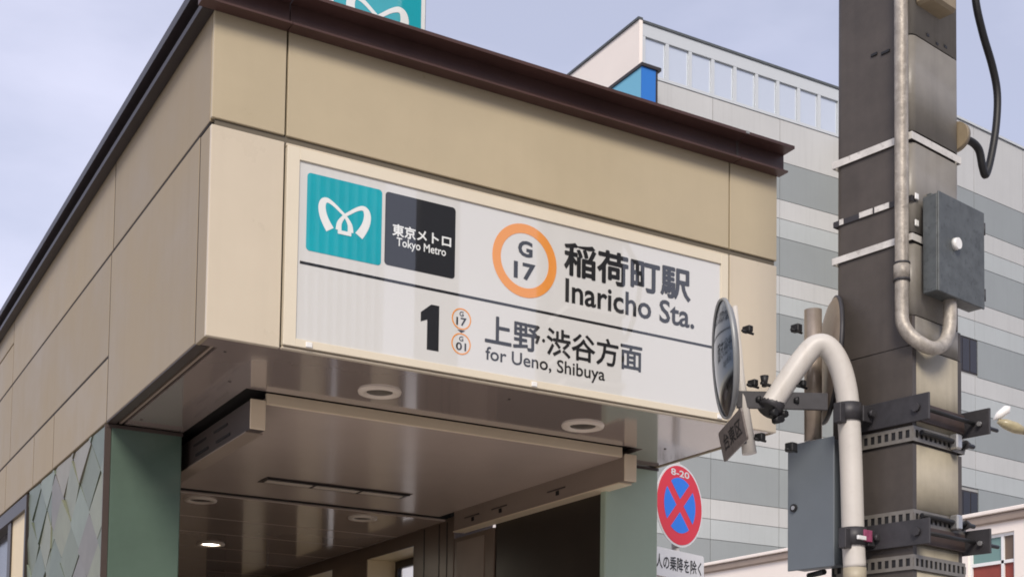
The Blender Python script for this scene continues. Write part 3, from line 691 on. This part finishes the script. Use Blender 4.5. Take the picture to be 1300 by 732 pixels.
# dark cross bar and the hinge at the end of the pipe
A1 = loc((1.905, -1.012, 2.945)); A2 = loc((2.225, -1.195, 2.941))
def obar(name, a, b, h, d, m, parent, shift=0.0):
    a = Vector(a); b = Vector(b); t = (b-a); t.z = 0; t.normalize(); n = Vector((-t.y, t.x, 0))
    V = []
    for p in (a, b):
        for s1 in (-1, 1):
            for s2 in (-1, 1): V.append(p+n*(s1*d/2+shift)+Vector((0, 0, s2*h/2)))
    F = [(0, 1, 3, 2), (4, 6, 7, 5), (0, 4, 5, 1), (2, 3, 7, 6), (0, 2, 6, 4), (1, 5, 7, 3)]
    return put(name, V, F, m, parent, True)
bar = obar('cross_bar', A1, A2, 0.068, 0.020, MT['dark_steel'], MS)
for t in (0.20, 0.62): 
    p = A1.lerp(A2, t); n = Vector((0.30, -0.95, 0)).normalized()
    tube('bolt', [p+n*0.008, p+n*0.026], 0.014, MT['rubber'], bar, 6, True)
E9 = loc((2.022, -1.079, 2.918))
hg = tube('end_flange', [E9+Vector((0.018, -0.004, 0.02)), E9+Vector((-0.006, 0.002, -0.018))], 0.051, MT['dark_steel'], MS, 18, True)
for dx, dz in ((-0.02, -0.035), (0.02, -0.055), (0.045, -0.03), (0.0, -0.062)):
    tube('bolt', [E9+Vector((dx, -0.05, dz)), E9+Vector((dx, -0.02, dz))], 0.015, MT['rubber'], hg, 6, True)
wn_ = E9+Vector((-0.035, 0.0, 0.075))
tube('wing_bolt', [wn_, wn_+Vector((0.0, 0, 0.045))], [0.010, 0.018], MT['rubber'], hg, 8, True)
tube('wing_bolt', [wn_+Vector((-0.02, 0, 0.012)), wn_+Vector((0.05, 0, 0.012))], 0.007, MT['rubber'], hg, 8, True)

# ------------------------------------------------------------------ convex mirrors
def mirror(name, center, heading, tilt, rad, label, face_m, back_m, rim_m):
    n = Vector((math.sin(R(heading)), math.cos(R(heading)), 0))
    s = Vector((-n.y, n.x, 0))          # horizontal in the disc
    up = Vector((0, 0, 1))
    n = (n*math.cos(R(tilt))+up*math.sin(R(tilt))).normalized(); up = n.cross(s).normalized()
    if up.z < 0: up = -up
    c = Vector(center)
    e = tag(empty(name, c), label, 'mirror', 'round traffic mirrors on the white pipe')
    bm = bmesh.new(); seg = 40; prof = [(rad*1.0*k/10, 0.028*(1-(k/10)**2)*rad/0.25) for k in range(11)]
    cen = bm.verts.new(n*prof[0][1]); prev = None
    for a, d in prof[1:]:
        ring = [bm.verts.new((s*math.cos(2*math.pi*k/seg)+up*math.sin(2*math.pi*k/seg))*a*0.965+n*d) for k in range(seg)]
        for k in range(seg):
            f = bm.faces.new((cen, ring[k], ring[(k+1) % seg]) if prev is None else (prev[k], ring[k], ring[(k+1) % seg], prev[(k+1) % seg])); f.smooth = True
        prev = ring
    bmesh.ops.recalc_face_normals(bm, faces=bm.faces[:])
    for f in bm.faces:
        if f.normal.dot(n) < 0: f.normal_flip()
    put('mirror_face', None, None, face_m, e, True, bm=bm)
    def disc(nm, prof, m):
        bm = bmesh.new(); rings = [[bm.verts.new((s*math.cos(2*math.pi*k/seg)+up*math.sin(2*math.pi*k/seg))*a+n*d) for k in range(seg)] for a, d in prof]
        for A_, B_ in zip(rings, rings[1:]):
            for k in range(seg): f = bm.faces.new((A_[k], B_[k], B_[(k+1) % seg], A_[(k+1) % seg])); f.smooth = True
        if prof[-1][0] < rad*0.3: bm.faces.new(rings[-1])
        bmesh.ops.recalc_face_normals(bm, faces=bm.faces[:])
        return put(nm, None, None, m, e, True, bm=bm)
    disc('rim', [(rad*0.955, 0.004), (rad*0.985, 0.010), (rad, 0.002), (rad, -0.006), (rad*0.97, -0.009)], rim_m)
    disc('back_shell', [(rad*0.97, -0.0085), (rad*0.9, -0.020), (rad*0.6, -0.030), (rad*0.2, -0.034)], back_m)
    return e, n, s, up
m1, n1, s1, u1 = mirror('traffic_mirror', (1.862, -0.985, 3.112), 299.5, -5, 0.243, 'round convex mirror seen nearly edge on, its dark blue glass in front of the sign', MT['mirror'], MT['mirror_rim'], MT['mirror_rim'])
m2, n2, s2, u2 = mirror('traffic_mirror', (2.425, -0.997, 3.192), 123, -4, 0.272, 'round convex mirror turned away, showing its tan back, behind the white pipe', MT['mirror'], MT['mirror_back'], MT['dark_steel'])
# tubes the mirrors and the placard hang on
tp1 = tube('mirror_post', [loc((1.902, -1.00, 3.335)), loc((1.925, -1.012, 3.02)), loc((1.957, -1.03, 2.725))], [0.010, 0.018, 0.030], MT['white_pipe'], MS, 18, True)
tp2 = tube('mirror_post', [loc((2.296, -1.036, 2.82)), loc((2.279, -1.053, 3.372))], 0.037, MT['brown_pipe'], MS, 20, True)
for p, w in (((1.945, -1.03, 3.238), 0.026), ((1.965, -1.04, 3.015), 0.026), ((1.995, -1.05, 2.795), 0.028), ((2.118, -1.13, 3.245), 0.03), ((2.100, -1.12, 2.752), 0.036), ((2.135, -1.14, 3.015), 0.024)):
    q = loc(p); box('square_bolt', (q.x-w/2, q.x+w/2), (q.y-0.02, q.y+0.02), (q.z-w/2, q.z+w/2), MT['rubber'], MS, 0.003, True)
    tube('bolt_shank', [q+Vector((-0.035, 0.0, -0.012)), q+Vector((0.035, 0.0, -0.012))], 0.0055, MT['rubber'], MS, 8, True)

# placard hanging under the mirror
PT = Vector((1.742, -1.232, 2.841)); PU = Vector((1.768, -1.239, 2.719)); pd = Vector((math.sin(R(27)), math.cos(R(27)), 0))   # near end, direction away from the street
PL = tag(empty('mirror_placard', (1.85, -1.05, 2.70)), 'small weathered grey placard with black characters under the mirror', 'placard')
la, lb = 0.42, (PT-PU).length; Au = -pd; Bu = (PT-PU).normalized(); Bu = (Bu-Au*Bu.dot(Au)).normalized(); nn = Au.cross(Bu).normalized()
if nn.x > 0: nn = -nn
ctr = (PT+PU)/2+pd*la/2
prism('board', rrect(-la/2, la/2, -lb/2, lb/2, 0.014, 3), (ctr, Au, Bu, nn), 0.008, MT['placard'], PL)
text('lettering', '台東区', -la*0.36, la*0.40, -lb*0.24, lb*0.30, (ctr+nn*0.0008, Au, Bu, nn), MT['ink'], PL, 0.02)
box('hanger', (1.868, 1.945), (-1.045, -1.020), (2.76, 2.79), MT['dark_steel'], PL)

# ------------------------------------------------------------------ grey cabinet on the far side of the pole
CA = tag(empty('control_cabinet', PB, PR), 'blue-grey steel cabinet with a round lock, left of the white pipe', 'cabinet')
cbx = box('body', (-0.118, -0.02), (0.292, 0.515), (2.283, 2.805), MT['cab'], CA, 0.004, True)
cdr = box('door', (-0.128, -0.119), (0.284, 0.522), (2.275, 2.813), MT['cab'], CA, 0.003, True)
tube('lock', [(-0.1285, 0.486, 2.540), (-0.136, 0.486, 2.540)], 0.017, MT['rubber'], cdr, 16, True)
tube('key_slot', [(-0.1362, 0.486, 2.540), (-0.139, 0.486, 2.540)], 0.009, MT['zinc'], cdr, 12, True)
tube('cable_stub', [(-0.09, 0.36, 2.262), (-0.05, 0.47, 2.260)], 0.012, MT['rubber'], CA, 10, True)

# ------------------------------------------------------------------ no stopping sign
SC = Vector((4.352, 2.606, 3.325)); hd = R(71.0)
NA = Vector((math.sin(hd), math.cos(hd), 0)); NB = Vector((0, 0, 1)); NN = Vector((math.cos(hd), -math.sin(hd), 0))
NS = tag(empty('no_stopping_sign', (SC.x+0.02, SC.y+0.05, 0)), 'round red and blue no-stopping sign with white text plates behind the right pillar', 'traffic sign')
def nf(o): return (SC+NN*o, NA, NB, NN)
prism('plate', circ(0, 0, 0.308, 48), nf(0.0), 0.004, MT['white'], NS)
prism('red_disc', circ(0, 0, 0.292, 48), nf(0.002), 0.0015, MT['red'], NS)
prism('blue_segment', [], nf(0), 0, None) if False else None
r_, hwid = 0.205, 0.034
for k in range(4):
    pts = []; mid = 90*k
    # quarter of the inner disc between the two diagonal bars
    a0 = mid-45+math.degrees(math.asin(hwid/r_)); a1 = mid+45-math.degrees(math.asin(hwid/r_))
    pts.append((hwid*math.sqrt(2)*math.cos(R(mid)), hwid*math.sqrt(2)*math.sin(R(mid))))
    for q in range(11):
        a_ = R(a0+(a1-a0)*q/10); pts.append((r_*math.cos(a_), r_*math.sin(a_)))
    prism('blue_segment', pts, nf(0.0035), 0.001, MT['blue'], NS)
text('lettering', '8-20', -0.12, 0.12, 0.213, 0.262, nf(0.0035), MT['white'], NS, 0.02)
TP = -0.335
def plate(z0, z1): return prism('text_plate', rrect(-0.33, 0.33, z0, z1, 0.02), nf(0.0), 0.004, MT['white'], NS)
p1_ = plate(-0.545, -0.338); p2_ = plate(-0.77, -0.556)
text('lettering', '人の乗降を除く', -0.30, 0.295, -0.492, -0.385, nf(0.0015), MT['ink'], p1_, 0.015)
text('lettering', '日曜・休日を除く', -0.30, 0.295, -0.715, -0.610, nf(0.0015), MT['ink'], p2_, 0.015)
tube('post', [SC+NN*(-0.035)+Vector((0, 0, 0.33)), SC+NN*(-0.035)+Vector((0, 0, -SC.z))], 0.030, MT['white_pipe'], NS, 16)

# ------------------------------------------------------------------ grey banded office building
GB = tag(empty('office_building', (22, 21, 0)), 'large grey office block clad in dark and pale horizontal bands with a glazed roof screen', 'building')
def facet(ox, oy, heading, length, z_top, dark_tops, step, tag_, windows=(), zmin=1.0):
    """banded cladding on a vertical plane; dark_tops: z of the top of the first dark band"""
    t = Vector((math.sin(R(heading)), math.cos(R(heading)), 0)); n = Vector((t.y, -t.x, 0))
    if n.y > 0: n = -n
    O = Vector((ox, oy, 0))
    def slab(name, a0, a1, z0, z1, d0, d1, m, parent):
        V = [O+t*a+n*d+Vector((0, 0, z)) for a in (a0, a1) for d in (d0, d1) for z in (z0, z1)]
        F = [(0, 1, 3, 2), (4, 6, 7, 5), (0, 4, 5, 1), (2, 3, 7, 6), (0, 2, 6, 4), (1, 5, 7, 3)]
        bm = bmesh.new(); vv = [bm.verts.new(v) for v in V]
        for f in F: bm.faces.new([vv[i] for i in f])
        bmesh.ops.recalc_face_normals(bm, faces=bm.faces[:])
        return put(name, None, None, m, parent, bm=bm)
    w_ = slab('wall', 0.0, length, 0, z_top, -9.0, -0.03, MT['clad_back'], GB)
    edges = [z_top]; z = dark_tops; cols = []
    # rows from the top: pale field, then dark/pale alternating
    rows = [(dark_tops, z_top, 'clad_light')]
    while z > zmin:
        rows.append((z-step*0.5, z, 'clad_dark')); rows.append((z-step*0.75, z-step*0.5, 'clad_light')); rows.append((z-step, z-step*0.75, 'clad_mid')); z -= step
    pw = 2.2
    for z0, z1, m in rows:
        a = 0.0
        while a < length-0.01:
            b = min(a+pw, length)
            segs = [(a, b)]
            for wa, wb, wz0, wz1 in windows:
                if z0 < wz1-0.05 and z1 > wz0+0.05:
                    ns = []
                    for s0, s1_ in segs:
                        if wb <= s0 or wa >= s1_: ns.append((s0, s1_)); continue
                        if wa > s0+0.02: ns.append((s0, wa))
                        if wb < s1_-0.02: ns.append((wb, s1_))
                    segs = ns
            for s0, s1_ in segs: slab('cladding_panel', s0+0.008, s1_-0.008, z0+0.008, z1-0.008, -0.028, 0.0, MT[m], w_)
            a = b
    for wa, wb, wz0, wz1 in windows:
        f_ = slab('window', wa, wb, wz0, wz1, -0.028, -0.02, MT['dframe'], w_)
        h = (wb-wa)/3
        for k in range(3): slab('pane', wa+h*k+0.02, wa+h*(k+1)-0.02, wz0+0.04, wz1-0.04, -0.019, -0.012, MT['dpane'], f_)
    return w_, slab
LW, lslab = facet(16.80, 20.75, 90.5, 9.0, 18.05, 16.92, 2.02, 'l')
# glazed roof screen above the left wing
lslab('screen_rail', 0.0, 9.0, 19.04, 19.36, -0.10, 0.02, MT['parapet'], LW)
lslab('screen_cap', -0.03, 9.0, 19.361, 19.42, -0.14, 0.05, MT['galv'], LW)
lslab('screen_sill', 0.0, 9.0, 18.051, 18.13, -0.10, 0.02, MT['parapet'], LW)
k = 0; a = 0.06
while a < 8.9:
    lslab('screen_post', a-0.05, a+0.05, 18.131, 19.039, -0.08, 0.015, MT['parapet'], LW)
    lslab('screen_pane', a+0.055, a+0.655, 18.131, 19.039, -0.05, -0.035, MT['pane'], LW)
    a += 0.71; k += 1
# white end wall of the wing
box('end_wall', (16.70, 16.798), (20.70, 36), (0, 19.40), MT['bwhite'], GB)
box('end_wall_cap', (16.66, 16.80), (20.69, 36), (19.401, 19.46), MT['galv'], GB)
# right wing, turned a little and standing forward
ro = (25.175-0.9945*1.6, 18.30-0.1045*1.6)
RWIN = [(1.35, 2.32, 11.44, 12.36), (1.35, 2.32, 7.56, 8.36)]
RW, rslab = facet(ro[0], ro[1], 84.0, 16.0, 18.05, 16.27, 1.955, 'r', RWIN)
rslab('parapet_cap', 0.0, 16.0, 18.051, 18.11, -0.3, 0.04, MT['parapet'], RW)
# blue sign box on the corner of the wing
BS = tag(empty('blue_sign', (16.5, 20.0, 17.0)), 'blue box sign on the corner of the grey office block just above the roof edge', 'sign')
bs0 = box('front', (16.43, 16.84), (20.20, 20.23), (16.6, 17.92), MT['bsign'], BS)
box('side', (16.43, 16.84), (20.231, 22.6), (16.6, 17.92), MT['bsign2'], BS)
box('cap', (16.40, 16.98), (20.16, 22.6), (17.921, 18.00), MT['dframe'], BS)
box('edge', (16.841, 16.90), (20.20, 22.6), (16.6, 17.92), MT['dframe'], BS)

# ------------------------------------------------------------------ small white house, lower right
WH = tag(empty('white_building', (17.5, 11.5, 0)), 'low cream white building with a teal and red window at the lower right edge', 'building')
wl_ = boxes('wall', [((15.10, 20), (9.32, 19), (0, 5.13)), ((15.10, 20), (4.0, 8.43), (0, 5.13)), ((15.10, 20), (8.43, 9.32), (0, 2.0)), ((15.10, 20), (8.43, 9.32), (4.97, 5.13)), ((15.5, 20), (8.43, 9.32), (2.0, 4.97))], MT['bwhite'], WH)
box('cornice', (15.04, 20), (3.9, 19.1), (5.131, 5.27), MT['roofbrown'], WH, 0.02)
box('roof_lip', (15.0, 20), (3.85, 19.1), (5.271, 5.33), MT['bwhite'], WH, 0.01)
wf = boxes('window', [((15.14, 15.22), (9.27, 9.319), (2.0, 4.97)), ((15.14, 15.22), (8.431, 8.475), (2.0, 4.97)), ((15.14, 15.22), (8.66, 8.71), (2.0, 4.92)), ((15.14, 15.22), (8.475, 9.27), (4.50, 4.55)), ((15.14, 15.22), (8.475, 9.27), (4.92, 4.969))], MT['white'], WH)
box('pane', (15.17, 15.18), (8.71, 9.27), (4.55, 4.92), MT['tpane'], wf); box('pane', (15.17, 15.18), (8.475, 8.66), (4.55, 4.92), MT['in_wall'], wf)
box('pane', (15.17, 15.18), (8.71, 9.27), (2.0, 4.50), MT['brick'], wf); box('pane', (15.17, 15.18), (8.475, 8.66), (2.0, 4.50), MT['brick'], wf)

# ------------------------------------------------------------------ street lamp head reaching in from the right
LP = tag(empty('street_lamp', (9.6, 2.1, 0)), 'small street lamp head with white hood and yellowish lens at the right edge', 'street lamp')
h0 = Vector((8.105, 2.905, 4.545)); ax_ = (Vector((8.45, 2.72, 4.40))-h0).normalized()
tube('lens_body', [h0+ax_*0.03, h0+ax_*0.10, h0+ax_*0.20, h0+ax_*0.30], [0.02, 0.045, 0.052, 0.03], MT['lamp_glass'], LP, 16)
hd0 = Vector((8.095, 2.91, 4.545)); hd1 = Vector((8.225, 2.835, 4.665))
tube('hood', [hd0, hd0.lerp(hd1, 0.3), hd0.lerp(hd1, 0.8), hd1], [0.006, 0.035, 0.04, 0.008], MT['lamp_white'], LP, 14)
tube('arm', [h0+ax_*0.30, (8.7, 2.6, 4.40), (9.3, 2.26, 4.36), (9.6, 2.1, 4.2)], 0.03, MT['dark_steel'], LP, 12)
tube('post', [(9.6, 2.1, 0), (9.6, 2.1, 4.22)], 0.06, MT['dark_steel'], LP, 16)

# ------------------------------------------------------------------ building and added dark slab across the street (they show in the sign glass and the soffit)
def across(x0, x1, y, h, label, fins, m):
    e = tag(empty('opposite_building', ((x0+x1)/2, y, 0)), label, 'building')
    box('wall', (x0, x1), (y-8, y), (0, h), m, e)
    z = 4.0
    while z < h-2:
        x = x0+0.8
        while x < x1-1.6:
            box('window', (x, x+1.5), (y+0.002, y+0.03), (z, z+1.9), MT['dpane'], e); x += 2.6
        z += 3.4
    if fins:
        x = x0+0.3
        while x < x1:
            box('fin', (x, x+0.22), (y+0.032, y+0.7), (3.2, h-0.5), m, e); x += 1.3
    return e
AB = across(-6.0, 11.4, -24, 15.6, 'glassy building with slim pale vertical fins across the street, reflected in the station sign', False, MT['dpane'])
x = 7.6
while x < 11.3:
    box('fin', (x, x+0.09), (-23.96, -23.5), (3.2, 15.3), MT['white'], AB); x += 0.24
BT = tag(empty('reflection_slab', (11.0, -20.15, 0)), 'unseen dark slab added across the street to darken the reflection in the black square', 'reflection slab')
box('panel', (10.55, 11.5), (-20.25, -20.0), (2.5, 19.0), MT['in_dark'], BT, 0.01)  # unseen dark slab, added to shape the reflection in the sign
for x in (10.7, 11.25): box('leg', (x, x+0.12), (-20.2, -20.05), (-0.115, 2.4995), MT['dark_steel'], BT)
